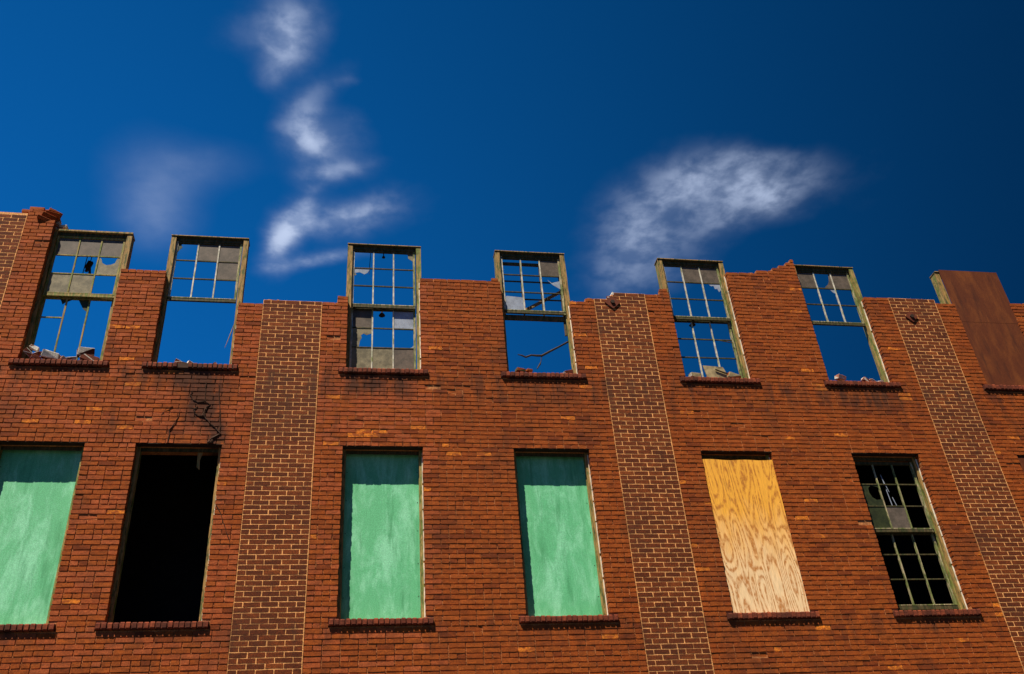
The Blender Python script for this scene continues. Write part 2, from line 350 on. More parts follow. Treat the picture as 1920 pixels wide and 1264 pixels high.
root = empty('brick_building'); root.location = (0, 0, GZ)
tag(root, 'roofless red brick building shell with boarded and broken windows under a blue sky', 'building')
HOLD = root
def P(o):                                # parent keeping world coordinates
    o.parent = HOLD; o.location = (0, 0, -GZ); return o

# --- mortar body of the wall
wb = MB(); wb2 = MB()
def column_boxes(mb, xs, y0, y1, pad, drop, skip_pil, mi=0, inset=0.0):
    for a, b in zip(xs[:-1], xs[1:]):
        if b - a < 1e-4: continue
        xm = (a + b) / 2
        if skip_pil and in_pil(xm): continue
        hs = sorted(holes_at(xm, pad)); t = top_at(xm)
        inopen = any(h[1] == 99 for h in hs)
        if t is None and not inopen:      # padded strip beside an opening
            t = top_at(xm - .05) or top_at(xm + .05)
        if inopen: t = SU - SH
        t = (t or SU - SH) - drop
        z = ZA if y0 < .05 else GZ
        segs = []
        for h0, h1 in hs:
            if h0 > t: break
            if h0 > z: segs.append((z, h0))
            z = max(z, h1)
        if z < t: segs.append((z, t))
        for z0, z1 in segs: mb.box(a, b, y0, y1, z0, z1, mi)
xs = {XA, XB}
for l in LX: xs |= {l - SE, l - .006, l + OW + .006, l + OW + SE}
for a, b in PIL: xs |= {a, b}
for a, b, k in SKY: xs |= {x for x in (a, b) if XA < x < XB and not any(abs(x - q) < .004 for l in LX for q in (l, l + OW))}
xs = sorted(x for x in xs if XA <= x <= XB)
_h = holes_at
column_boxes(wb, xs, .0125, .100, .005, .012, True)
xs2 = {-9, 15}
for l in LX: xs2 |= {l - SE, l - .035, l + OW + .035, l + OW + SE}
for a, b, k in SKY: xs2 |= {x for x in (a, b) if not any(abs(x - q) < .04 for l in LX for q in (l, l + OW))}
column_boxes(wb, sorted(xs2), .101, .325, .034, .05, False)
wall = wb.build('wall', [MORT]); P(wall)
# plain brick below and beyond what the photograph shows
lw = MB()
lw.box(-9, 15, 0, .1, GZ, ZA - .001); lw.box(-9, XA - .001, 0, .1, ZA, kz(90)); lw.box(XB + .001, 15, 0, .1, ZA, kz(79))
lw.box(-9, -8.7, .33, 9, GZ, 7.6); lw.box(14.7, 15, .33, 9, GZ, 7.6); lw.box(-9, 15, 9.001, 9.3, GZ, 7.6)
P(lw.build('outer_wall', WALLTEX))
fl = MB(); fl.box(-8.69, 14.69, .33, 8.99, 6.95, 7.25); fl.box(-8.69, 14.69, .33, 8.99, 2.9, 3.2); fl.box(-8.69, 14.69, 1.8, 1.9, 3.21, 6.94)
P(fl.build('floor', DARKIN))

# --- bricks
def brick_outline(w, h, r=.004, jit=.0016, seed=0):
    q = random.Random(seed); j = lambda a=jit: q.uniform(-a, a)
    pts = [(r + abs(j()), j()), (w * .35, j()), (w * .7, j()), (w - r, j()), (w + j(), r), (w + j(), h - r), (w - r, h + j()), (w * .65, h + j()), (w * .3, h + j()), (r, h + j()), (j(), h - r), (j(), r)]
    return pts
def add_brick(mb, x, z, w, h, y, depth, mi, seed, jit=.0016, tilt=0):
    pts = brick_outline(w, h, seed=seed, jit=jit)
    n = len(pts); q = random.Random(seed + 5); dy = [y + q.uniform(-.0012, .0012) * (.25 if depth == .03 and jit == .002 else 1) + tilt * (pz - h / 2) for px, pz in pts]
    V = [(x + px, yy, z + pz) for (px, pz), yy in zip(pts, dy)] + [(x + px, y + depth, z + pz) for px, pz in pts]
    mb.poly(V, [tuple(range(n))] + [(i, i + n, (i + 1) % n + n, (i + 1) % n) for i in range(n)], mi)

def proj_scale(x, z):
    v = Vector((x, 0, z)) - CAMP; d = v.dot(FW)
    px = 960 + 1804.5 * v.dot(RT) / d; py = 632 - 1804.5 * v.dot(UP) / d
    if not (10 < px < 1910 and 10 < py < 1254): return 0
    return (v.normalized().y) / v.length_squared
def solid_ivals(k, a, b):
    """x intervals of a course between a and b that are wall"""
    z0, z1 = kz(k), kz(k + 1); zm = (z0 + z1) / 2
    cuts = []
    for l in LX:
        for s0, s1 in ((SD - SH, SD), (SU - SH, SU)):
            if min(z1, s1) - max(z0, s0) > .30 * C: cuts.append((l - SE, l + OW + SE))
        if SD < zm < ZL or zm > SU - .3 * C: cuts.append((l, l + OW))
    for p in PIL: cuts.append(p)
    for i in range(len(SKY)):
        if kz(SKY[i][2]) < zm: cuts.append(SKY[i][:2])
    iv = [(a, b)]
    for c0, c1 in cuts:
        nv = []
        for i0, i1 in iv:
            if c1 <= i0 or c0 >= i1: nv.append((i0, i1)); continue
            if c0 > i0: nv.append((i0, c0))
            if c1 < i1: nv.append((c1, i1))
        iv = nv
    iv.sort(); out = []
    for i in iv:
        if out and abs(out[-1][1] - i[0]) < .003: out[-1] = (out[-1][0], i[1])
        else: out.append(i)
    return [i for i in out if i[1] - i[0] > .03]
def is_header(k): return (k < 33 and (k - 4) % 6 == 0) or (k >= 35 and (k - 35) % 6 == 0)
bricks = []                              # (x, z, w, h, y, depth, mat, seed)
J = .0115; JZ = .0145
k0 = math.ceil((ZA - ZK) / C)
ORNG = [(-3.2, 8.16, .3), (.18, 6.5, .28), (-5.0, 10.1, .2), (1.6, 6.18, .3)]
sd = 0
for k in range(k0, 95):
    for a, b in solid_ivals(k, XA, XB):
        w = b - a; hd = is_header(k)
        if hd:
            n = max(1, round(w / (S / 2))); xsb = [a + w * i / n for i in range(n + 1)]
            if n > 6:
                q = 1 + (k % 2); del xsb[q]
                for _ in range(n // 14): del xsb[rnd.randrange(3, len(xsb) - 2)]
        else:
            n = max(1, round(w / (S / 2)))
            u = w / n; pos = 0; xsb = [a]
            if (k % 2) == (1 if n % 2 == 0 else 0) and n > 2: pos = 1; xsb.append(a + u)
            while pos < n:
                step = min(2, n - pos)
                if rnd.random() < .02: step = 1
                pos += step; xsb.append(a + u * pos)
        for i in range(len(xsb) - 1):
            x0, x1 = xsb[i], xsb[i + 1]
            
            g0 = 0 if i == 0 and any(abs(x0 - q) < .01 for l in LX for q in (l, l + OW)) else J / 2
            g1 = 0 if i == len(xsb) - 2 and any(abs(x1 - q) < .01 for l in LX for q in (l, l + OW)) else J / 2
            if g0 == 0: x0 += rnd.uniform(-.004, .004)
            if g1 == 0: x1 += rnd.uniform(-.004, .004)
            sd += 1; zz = kz(k) + JZ / 2 + rnd.uniform(-.0012, .0012)
            y = rnd.uniform(-.0045, .003)
            r = rnd.random(); xm = (x0 + x1) / 2
            nn = noise.noise(Vector((xm * .5, 0, kz(k) * .6)))
            if r < .013 or any(abs(xm - ox) < orr and abs(kz(k) - oz) < C * .6 and rnd.random() < .7 for ox, oz, orr in ORNG): mi = 8
            elif r < .05: mi = 7
            else:
                if xm < 1.2: mi = rnd.choice([4, 2, 4, 6, 6, 2, 4, 0] if nn + (kz(k) - 6.5) * .12 > -.05 else [0, 1, 2, 6, 4])
                else: mi = rnd.choice([0, 1, 2, 3, 5, 5, 1, 0, 7 if nn > .15 else 1])  # right part draws darker tones: lens falloff put into the brick colours
            jit = .0016 if rnd.random() > .14 else .0036
            if mi == 8 and rnd.random() < .6:
                y += rnd.uniform(.001, .004); jit = .005
            elif rnd.random() < .012: y += rnd.uniform(.006, .012); jit = .006
            bricks.append((x0 + g0, zz, x1 - x0 - g0 - g1, C - JZ + rnd.uniform(-.001, .0015), y, mi, sd, jit, proj_scale(xm, kz(k) + .03)))
order = sorted(range(len(bricks)), key=lambda i: -bricks[i][8])
single = set(order[:300]); rest = MB()
WM = RED + [ORANGE]
for i, bb in enumerate(bricks):
    x, z, w, h, y, mi, seed, jit, sc = bb
    if i in single: continue
    near = any(abs(x - q) < .02 or abs(x + w - q) < .02 for l in LX for q in (l, l + OW))
    add_brick(rest, x, z, w, h, y, .094 if near or z > 8.5 else .03, mi, seed, jit)
rb = rest.build('brickwork', WM, wall, kind='stuff')
VARS = {}
def brick_obj(name, parent, x, z, w, h, y, mi, mats, seed, jit, depth=.094):
    key = (mats[mi].name, round(w / .1), seed % 5, jit > .003)
    if key not in VARS:
        mb = MB(); add_brick(mb, 0, 0, w, h, 0, depth, 0, seed, jit); o = mb.build(name, mats[mi], parent); VARS[key] = (o.data, w, h)
        o.location = (x, y, z); return o
    me, w0, h0 = VARS[key]
    o = link(name, me, parent); o.location = (x, y, z); o.scale = (w / w0, 1, h / h0); return o
for i in order[:300]:
    x, z, w, h, y, mi, seed, jit, sc = bricks[i]
    brick_obj('brick', wall, x, z, w, h, y, mi, WM, seed, jit)

# --- dark pilaster strips with bright pointing
dk = []
pobj = []
for pi, (a, b) in enumerate(PIL):
    m = MB(); t0 = kz({0: 92.6, 1: 71, 2: 75, 3: 79}[pi])
    if pi == 2:
        m.box(a, 3.99, .001, .1, ZA, kz(75)); m.box(3.99, 4.09, .001, .1, ZA, kz(76)); m.box(4.09, b, .001, .1, ZA, kz(77))
    else: m.box(a, b, .001, .1, ZA, t0)
    po = m.build('pilaster', MORTL); P(po); pobj.append(po)
    for k in range(k0, 95):
        e = J * .55; x = a + e; u = (b - a - e) / 8
        segs = [2, 2, 2, 2] if k % 2 else [1, 2, 2, 2, 1]
        if k % 2 == 0 and rnd.random() < .04: segs = [1, 2, 1, 1, 2, 1]
        for sgm in segs:
            w = sgm * u; xm = x + w / 2; zt = t0 if pi != 2 else (kz(75) if xm < 3.99 else kz(76) if xm < 4.09 else kz(77))
            if kz(k + 1) < zt + .3 * C:
                sd += 1
                r = rnd.random(); mi = 0 if r < .45 else 1 if r < .8 else 2 if r < .97 else 3
                dk.append((pi, x + rnd.uniform(-.002, .002), kz(k) + J * .5 + rnd.uniform(-.0016, .0016), w - J * rnd.uniform(.85, 1.15), C - J * rnd.uniform(.85, 1.08), rnd.uniform(-.0012, -.0002), mi, sd, .002, proj_scale(xm, kz(k))))
            x += w
dorder = sorted(range(len(dk)), key=lambda i: -dk[i][-1]); ds = set(dorder[:300])
rests = [MB() for _ in PIL]
for i, (pi, x, z, w, h, y, mi, seed, jit, sc) in enumerate(dk):
    if i in ds: brick_obj('brick', pobj[pi], x, z, w, h, y, mi, DARKM, seed, jit, .03)
    else: add_brick(rests[pi], x, z, w, h, y, .03, mi, seed, jit)
for pi, m in enumerate(rests): m.build('brickwork', DARKM, pobj[pi], kind='stuff')

# --- brick sills laid on edge
def sill(l, top, missing=()):
    m = MB(); m.box(l - SE + .002, l + OW + SE - .002, -.030, .10, top - SH + .006, top - .008)
    o = m.build('window_sill', VINE if missing else SILLM[3]); P(o)
    n = 19; u = (OW + 2 * SE) / n
    for i in range(n):
        if i in missing: continue
        q = MB(); w = u - .014; sd_ = int(l * 37 + top * 11 + i) + 900
        h = SH - .006; rr = random.Random(sd_)
        pr = -.043 + rr.uniform(-.004, .004)
        # rounded nose: profile with worn upper and lower edge
        xx = l - SE + i * u + .007 + rr.uniform(-.002, .002); zb = top - SH + .003 + rr.uniform(-.005, .004); zt = zb + h
        prof = [(pr + .006, zb), (pr, zb + .010), (pr - .001, zt - .014), (pr + .008, zt), (.10, zt + .008), (.10, zb)]
        pts = [(xx + (.004 if s_ in (0,) else 0), y_, z_) for s_, (y_, z_) in enumerate(prof)]
        A = [(xx + (.003 if j_ < 4 else 0), y_, z_) for j_, (y_, z_) in enumerate(prof)]; B = [(xx + w - (.003 if j_ < 4 else 0), y_, z_) for j_, (y_, z_) in enumerate(prof)]
        nn_ = len(prof)
        q.poly(A + B, [tuple(range(nn_)), tuple(range(2 * nn_ - 1, nn_ - 1, -1))] + [(j_, (j_ + 1) % nn_, (j_ + 1) % nn_ + nn_, j_ + nn_) for j_ in range(nn_)])
        q.build('brick', rr.choice(SILLM[:3] + [SILLM[0], SILLM[3]]), o)
    return o
for i, l in enumerate(LX):
    sill(l, SU, (7, 8) if i == 1 else ()); sill(l, SD)
    if True:
        m = MB(); m.box(l - .11, l + OW + .11, .006, .095, ZL - .003, ZL + .004); P(m.build('lintel', IRON))

# --- anchor plates
def plate(x, z, s):
    m = MB(); m.prism_y([(x, z - s), (x + s, z), (x, z + s), (x - s, z)], -.022, -.004)
    q = [(x + .035 * math.cos(a), z + .035 * math.sin(a)) for a in [i * math.pi / 3 for i in range(6)]]
    o = m.build('anchor_plate', RUSTP, label='square iron tie plate set on its corner'); P(o)
    n = MB(); n.prism_y(q, -.045, -.0225); n.build('nut', IRON, o)
plate(4.03, 8.935, .125); plate(9.13, 8.883, .11)

# ------------------------------------------------------------------ windows
def bar(name, mats, par, x0, x1, y0, y1, z0, z1, j=.002, label=None):
    m = MB()
    # long pieces are cut in a few lengths so that the edges can wander
    if z1 - z0 > x1 - x0:
        n = max(1, int((z1 - z0) / .22)); 
        A = [z0 + (z1 - z0) * i / n for i in range(n + 1)]
        ring = [[(x + rnd.uniform(-j, j), y + rnd.uniform(-j, j), z) for x, y in ((x0, y0), (x1, y0), (x1, y1), (x0, y1))] for z in A]
    else:
        n = max(1, int((x1 - x0) / .22)); A = [x0 + (x1 - x0) * i / n for i in range(n + 1)]
        ring = [[(x, y + rnd.uniform(-j, j), z + rnd.uniform(-j, j)) for y, z in ((y0, z0), (y0, z1), (y1, z1), (y1, z0))] for x in A]
    V = [p for r in ring for p in r]; F = [(3, 2, 1, 0), tuple(4 * n + i for i in range(4))]
    for i in range(n):
        for q in range(4): F.append((i * 4 + q, i * 4 + (q + 1) % 4, i * 4 + 4 + (q + 1) % 4, i * 4 + 4 + q))
    m.poly(V, F); return m.build(name, mats, par, label)
GX = [.078, .372, .682, .985]                                         # pane grid across, from the opening's left edge
def grid(l, inset=0): return [l + g for g in GX]
def frame(l, base, hd=.013, dx=0):
    w = empty('window', HOLD); w.location = (0, 0, -GZ)
    x0, x1 = l - .03 + dx, l + OW + .03 + dx; T = base + 2.405
    
    inner = .045
    bar('casing', CASING, w, x0, l + inner + dx, .101, .128, base + .01, T - .028, .003)
    bar('casing', CASING if rnd.random() < .5 else CASINGG, w, l + OW - inner + dx, x1, .101, .128, base + .01, T - .028, .003)
    bar('jamb', CASINGG, w, x0 + .004, l + inner - .012 + dx, .1285, .262, base + .01, T - .028, .002)
    bar('jamb', CASINGG, w, l + OW - inner + .012 + dx, x1 - .004, .1285, .262, base + .01, T - .028, .002)
    if True:
        bar('bead', CASINGG, w, l + inner - .0115 + dx, l + inner + .004 + dx, .168, .180, base + .03, T - .06, .0015)
        bar('bead', CASINGG, w, l + OW - inner - .004 + dx, l + OW - inner + .0115 + dx, .168, .180, base + .03, T - .06, .0015)
    bar('head', CASING, w, x0 - .004, x1 + .004, .088, .27, T - hd, T, .0015)
    if hd < .02: bar('head', HORIZ, w, x0, x1, .101, .27, T - .0275, T - hd - .0005, .001)
    bar('head_casing', HORIZ, w, l + inner - .03 + dx, l + OW - inner + .03 + dx, .130, .143, T - .085, T - .0285, .001)  # dark olive below the thin head edge: soffit shadow painted in
    bar('subsill', CASING, w, x0, x1, .104, .275, base + .0005, base + .028, .002)
    # broken line of pale caulk in the corner of the right reveal
    z_ = base + .03; wt = (top_at(l + OW + .02) or 99) if base > 7 else ZL
    while z_ < min(T - .1, wt - .06):
        ln = rnd.uniform(.15, .5); m_ = MB(); m_.box(l + OW - .011, l + OW + .001, .086, .1005, z_, min(z_ + ln, T - .08, wt - .03), 0, .0015); m_.build('caulk', LIMES, w); z_ += ln + rnd.uniform(.01, .05)
    return w, T
def sash(w, l, zt, zb, y0, zs, mats=(SASH, WHITES), dx=0, rail=.045, brail=.06, vm=(1, 1), hm=((1, 1, 1), (1, 1, 1)), top=True, stiles=True, th=.034):
    """zt/zb: top and bottom of the glass area; zs: the two muntin heights"""
    g = [x + dx for x in grid(l)]; A, B = mats
    if stiles:
        bar('stile', B, w, g[0] - .032, g[0], y0, y0 + th, zb - brail, zt + rail, .0015); bar('stile', A, w, g[3], g[3] + .032, y0, y0 + th, zb - brail, zt + rail, .0015)
    A2 = A if A is not SASH else HORIZ  # rails take the painted-shade olive; only their top edge keeps the lit green
    if top: bar('rail', A2, w, g[0] - .031, g[3] + .031, y0 + .001, y0 + th - .001, zt, zt + rail, .0015)
    bar('rail', A2, w, g[0] - .031, g[3] + .031, y0 - .001, y0 + th - .002, zb - brail, zb - .014, .0015)
    bar('rail_edge', A, w, g[0] - .031, g[3] + .031, y0 - .004, y0 + th - .002, zb - .0135, zb, .0015)
    for i, on in enumerate(vm):
        if on: bar('muntin', B, w, g[i + 1] - .010, g[i + 1] + .010, y0 + .003, y0 + .027, zb, zt, .0015)
    for r, row in enumerate(hm):
        for c, on in enumerate(row):
            if on: bar('muntin', (CASINGG if A is CASINGG else HORIZ), w, g[c] + (.010 if c else 0), g[c + 1] - (.010 if c < 2 else 0), y0 + .005, y0 + .025, zs[r] - .0085, zs[r] + .0085, .001)  # crosswise muntins carry their underside shade as colour
    return g, [zt, zs[0], zs[1], zb], y0 + .012
def pane(w, G, c, r, m=GL, shape=None, label=None):
    g, z, y = G; x0, x1, z1, z0 = g[c] + .010, g[c + 1] - .010, z[r] - .008, z[r + 1] + .008
    if c == 0: x0 = g[0] + .001
    if c == 2: x1 = g[3] - .001
    pts = shape or [(0, 0), (1, 0), (1, 1), (0, 1)]
    mb = MB(); mb.prism_y([(x0 + (x1 - x0) * u, z0 + (z1 - z0) * v) for u, v in pts], y, y + .004)
    o = mb.build('pane', m, w, label or ('broken shard of dirty glass' if shape else None)); return o

UP_T, UP_B, UZ = 9.862, 8.835, (9.535, 9.190)       # upper sash of an upper window
LO_T, LO_B, LZ = 8.765, 7.70, (8.435, 8.085)        # its lower sash
YU, YL = .140, .192
DOWN = SU - SD

# first upper window
w, T = frame(LX[0], SU, .0275); w['label'] = 'tall window with full top row of dusty panes and broken lower sash'
G = sash(w, LX[0], UP_T, UP_B, YU, UZ, (CASINGG, CASINGG))
for c in range(3): pane(w, G, c, 0, GL)
pane(w, G, 2, 1, GLY, [(0, 0), (1, 0), (1, .97), (.97, 1), (.86, .93), (.8, .68), (.62, .58), (.4, .55), (.2, .66), (.12, .88), (0, 1)])
pane(w, G, 0, 2, GLY); pane(w, G, 1, 2, GLY); pane(w, G, 1, 1, GLY, [(0, .9), (.1, 1), (0, 1)]); 
G = sash(w, LX[0], LO_T, LO_B, YL, LZ, (CASINGG, CASINGG), hm=((1, 0, 0), (0, 0, 0)))
pane(w, G, 0, 0, GLD, [(.72, 1), (.86, .72), (1, .86), (1, 1)]); pane(w, G, 1, 0, GLD, [(0, 1), (0, .88), (.22, 1)]); pane(w, G, 1, 0, GLD, [(.5, 1), (.8, .5), (.97, .36), (1, .5), (1, 1)])
# second: lower sash gone
w, T = frame(LX[1], SU); w['label'] = 'tall window whose lower sash is missing'
G = sash(w, LX[1], UP_T, UP_B, YU, UZ, (SASH, WHITES))
pane(w, G, 0, 0, GLD, [(0, 1), (0, .45), (.1, .62), (.22, .78), (.14, .93), (.2, 1)]); pane(w, G, 1, 0); pane(w, G, 2, 0); pane(w, G, 2, 1, GL)
m = MB(); m.tube([(-1.665, .15, 8.41), (-1.70, .13, 8.20), (-1.755, .12, 7.95)], [.006, .008, .003]); m.build('splinter', CASING, w)
# third: both sashes
w, T = frame(LX[2], SU); w['label'] = 'tall window with both sashes and dirty bottom panes'
G = sash(w, LX[2], UP_T, UP_B, YU, UZ)
pane(w, G, 2, 0, GLY, [(.72, 1), (.76, .72), (.9, .62), (1, .55), (1, 1)]); pane(w, G, 0, 1, GLL, [(0, 1), (0, .72), (.3, .78), (.55, .66), (.72, .76), (.85, 1)]); pane(w, G, 0, 1, GLY, [(0, .55), (.12, .62), (.05, .72), (0, .72)])
G = sash(w, LX[2], LO_T, LO_B, YL, LZ)
pane(w, G, 0, 0, GL); pane(w, G, 2, 0, GLL)
pane(w, G, 0, 1, GLY, [(0, 0), (.36, 0), (.40, .3), (.5, .5), (.45, .62), (.58, .72), (.75, .64), (1, .74), (1, 1), (0, 1)])
pane(w, G, 2, 1, GLL, [(.8, 0), (1, 0), (1, .16), (.92, .06)])
for c, gm in enumerate((GLY, GLY, GL)): pane(w, G, c, 2, gm)
# fourth: lower sash pushed up behind the upper one
w, T = frame(LX[3], SU); w['label'] = 'tall window with its glassless lower sash pushed up behind the upper one'
G = sash(w, LX[3], UP_T - .005, UP_B, YU, UZ, dx=.01)
pane(w, G, 2, 0, GL); pane(w, G, 2, 1, GLL, [(1, .25), (1, .75), (.55, .62), (.3, .8), (.6, .5)]); pane(w, G, 0, 2, GLL, [(0, 0), (1, 0), (1, .72), (.1, .78), (0, .7)])
sash(w, LX[3], 9.775, 8.77, YL, (9.445, 9.095), (SASHD, SASHD), rail=.05, brail=.085, dx=.01)
bar('sash_weight_cover', SASHD, w, LX[3] + OW - .085, LX[3] + OW - .05, .20, .225, 8.42, 8.69, .002)
# fifth
w, T = frame(LX[4], SU); w['label'] = 'tall window with both sashes almost empty of glass'
G = sash(w, LX[4], UP_T, UP_B, YU, UZ)
pane(w, G, 1, 0, GL); pane(w, G, 2, 0, GL); pane(w, G, 2, 1, GLL, [(.3, 1), (.45, .86), (.62, .88), (.66, .68), (.8, .7), (.86, .5), (1, .62), (1, 1)])
G = sash(w, LX[4], LO_T, LO_B, YL, LZ)
m = MB(); m.tube([(LX[4] + .70, .185, 8.425), (LX[4] + .97, .16, 8.355)], .008); m.build('muntin', SASHD, w, 'broken muntin hanging at a slant')
# sixth: lower sash gone
w, T = frame(LX[5], SU, dx=.02); w['label'] = 'tall window with a half moon hole in its top middle pane and no lower sash'
G = sash(w, LX[5], UP_T, UP_B, YU, UZ, dx=.02)
pane(w, G, 0, 0, GL); pane(w, G, 2, 0, GL)
pane(w, G, 1, 0, GL, [(1, 0), (1, 1), (.92, 1), (.88, .75), (.83, .5), (.72, .28), (.5, .1), (.45, 0)]); pane(w, G, 1, 1, GLL, [(.7, 1), (.85, .8), (1, .72), (1, 1)])
# seventh: boarded with a rust brown panel
w, T = frame(LX[6], SU, dx=-.01); w['label'] = 'window covered by a rust brown panel'
def board(w, x0, x1, z0, z1, y, th, m, label, bow=0.0, seamz=(), ragged=0):
    mb = MB(); nx, nz = 10, 16; rr = random.Random(int(x0 * 100))
    def zz(i, j):
        t = z0 + (z1 - z0) * j / nz
        if j == nz: t += ragged * math.sin(i * 1.3) - ragged * 1.2 * math.sin(math.pi * i / nx)
        return t
    F = [(x0 + (x1 - x0) * i / nx, y + bow * math.sin(math.pi * i / nx) * math.sin(math.pi * j / nz), zz(i, j)) for j in range(nz + 1) for i in range(nx + 1)]
    Bk = [(a, b + th, c) for a, b, c in F]; n = (nx + 1) * (nz + 1); fc = []
    for j in range(nz):
        for i in range(nx):
            a = j * (nx + 1) + i; q = (a, a + 1, a + nx + 2, a + nx + 1); fc.append(q); fc.append(tuple(v + n for v in reversed(q)))
    edge = [i for i in range(nx + 1)] + [(j + 1) * (nx + 1) - 1 for j in range(1, nz + 1)] + [nz * (nx + 1) + i for i in range(nx - 1, -1, -1)] + [j * (nx + 1) for j in range(nz - 1, 0, -1)]
    for a, b in zip(edge, edge[1:] + edge[:1]): fc.append((a, a + n, b + n, b))
    mb.poly(F + Bk, fc); return mb.build('board', m, w, label)
board(w, LX[6] - .01, LX[6] + OW + .02, 8.8535, 9.96, .0245, .012, RUSTB, 'rust brown sheet, upper half')
board(w, LX[6] + .01, LX[6] + OW - .01, SU + .01, 8.852, .026, .012, RUSTB, 'rust brown sheet, lower half')

# lower row
def nails(w, x0, x1, z0, z1, y):
    for i in range(5):
        for x in (x0 + .03, x1 - .03):
            z = z0 + (z1 - z0) * (i + .5) / 5 + rnd.uniform(-.03, .03); m = MB(); m.prism_y([(x + .006 * math.cos(a), z + .006 * math.sin(a)) for a in [q * math.pi / 3 for q in range(6)]], y - .003, y - .0002); m.build('nail', IRON, w)
for i in (0, 2, 3):
    w, T = frame(LX[i], SD); w['label'] = 'window boarded from inside with a mint green painted panel'
    board(w, LX[i] + .036, LX[i] + OW - .036, SD + .03, T - .03, .20, .018, GREENB, None, .004)
    nails(w, LX[i] + .04, LX[i] + OW - .04, SD + .1, T - .1, .20)
w, T = frame(LX[1], SD); w['label'] = 'open black window with no sashes or boards'
m = MB(); m.prism_y([(LX[1] + .77, T - .30), (LX[1] + .81, T - .34), (LX[1] + .80, T - .20), (LX[1] + .84, T - .03), (LX[1] + .76, T - .03)], .150, .156); m.build('torn_strip', CASING, w)
w, T = frame(LX[4], SD); w['label'] = 'window covered by a swirl-grained plywood sheet'
board(w, LX[4] + .012, LX[4] + OW - .008, SD + .012, ZL - .125, .018, .018, PLY, 'orange plywood with swirling grain', .006, ragged=.006)
nails(w, LX[4] + .02, LX[4] + OW - .02, SD + .05, ZL - .17, .021)
w, T = frame(LX[5], SD); w['label'] = 'multi-pane window with black interior behind and few panes left'
D = DOWN
G = sash(w, LX[5], 6.215, 5.205, YU, (5.896, 5.549), (SASH, SASH))
pane(w, G, 0, 1, GLD, [(0, 0), (1, 0), (1, .35), (.9, .3), (.7, .28), (.5, .4), (.4, .62), (.42, .85), (.6, .97), (.95, .9), (1, .8), (1, 1), (0, 1)]); pane(w, G, 0, 2, GLD); pane(w, G, 1, 2, GL)
pane(w, G, 1, 0, GLL, [(.30, .0), (.36, 0), (.28, .5), (.25, .5)]); pane(w, G, 1, 1, GLL, [(.36, .0), (.40, 0), (.34, .8), (.31, .75)]); pane(w, G, 1, 1, GLL, [(.60, .0), (.64, 0), (.54, .42), (.51, .4)]); pane(w, G, 1, 1, GLL, [(.42, .7), (.46, .65), (.38, 1), (.35, 1)])
G = sash(w, LX[5], 5.13, 4.11, YL, (4.832, 4.470), (SASH, SASH), brail=.07)
w, T = frame(LX[6], SD); w['label'] = 'lower window covered by a rust brown panel'
board(w, LX[6] + .01, LX[6] + OW - .01, SD + .01, ZL - .01, .02, .012, RUSTB, None)

# ------------------------------------------------------------------ broken masonry at the left end
def loose(name, par, cx, cy, cz, w, d, h, rot, m, seed, j=.006):
    mb = MB(); bm = bmesh.new(); rr = random.Random(seed)
    V = [bm.verts.new((sx * w / 2 + rr.uniform(-j, j), sy * d / 2 + rr.uniform(-j, j), sz * h / 2 + rr.uniform(-j, j))) for sx in (-1, 1) for sy in (-1, 1) for sz in (-1, 1)]
    for _ in range(6): bm.verts.new(tuple(rr.uniform(-.48, .48) * s_ * 1.05 for s_ in (w, d, h)))
    bmesh.ops.convex_hull(bm, input=bm.verts); bmesh.ops.delete(bm, geom=[v for v in bm.verts if not v.link_faces], context='VERTS')
    bmesh.ops.bevel(bm, geom=bm.edges[:], offset=min(w, d, h) * .06, segments=1, affect='EDGES')
    me = bpy.data.meshes.new(name); bm.to_mesh(me); bm.free()
    for x in (m if isinstance(m, list) else [m]): me.materials.append(x)
    if isinstance(m, list):
        for p in me.polygons: p.material_index = 1 if rr.random() < .3 else 0
    o = link(name, me, par); o.location = (cx, cy, cz); o.rotation_euler = rot; return o
# tilted bricks still bonded over the gap
q = 40
for (x, y, z, rx, ry, rz) in [(-4.64, .05, 10.235, .1, .1, .1), (-4.70, .06, 10.30, .05, -.05, .1), (-4.50, .03, 10.16, .5, .25, .35), (-4.47, .06, 10.225, .3, .12, .3), (-4.53, .09, 10.29, .1, .05, -.1), (-4.56, .02, 10.10, .6, .3, .3), (-4.80, .06, 10.245, .02, .02, 0), (-4.45, .08, 10.28, .2, .2, .5)]:
    q += 1; loose('brick', wall, x, y, z, .20, .095, .055, (rx, ry, rz), rnd.choice(RED[:5]), q)
for k in range(7):
    for t in range(2 if k < 3 else 1):
        q += 1; loose('brick', wall, -4.44 + t * .10 + rnd.uniform(-.012, .012) - (k > 4) * .03, .20, 9.995 + k * .052, .10 + rnd.uniform(-.01, .02), .1, .045, (rnd.uniform(-.05, .05), rnd.uniform(-.08, .08), rnd.uniform(-.2, .2)), INNERM if rnd.random() < .7 else PLASTER, q)
# crumbs of mortar along the broken wall heads
mc = MB()
for a, b, k in SKY:
    if a < XA or b > XB: a, b = max(a, XA), min(b, XB)
    x = a + .03
    while x < b - .05:
        if rnd.random() < .45:
            w_ = rnd.uniform(.025, .11); h_ = rnd.uniform(.005, .018); n_ = 5
            mc.prism_y([(x, kz(k) - .012), (x + w_, kz(k) - .012), (x + w_ * rnd.uniform(.75, 1), kz(k) + h_ * rnd.uniform(.2, .8)), (x + w_ * rnd.uniform(.3, .6), kz(k) + h_), (x + w_ * rnd.uniform(0, .15), kz(k) + h_ * rnd.uniform(.2, .8))], rnd.uniform(.0, .03), rnd.uniform(.06, .09))
        x += rnd.uniform(.05, .2)
mc.build('mortar_crumbs', MORT, wall, kind='stuff')
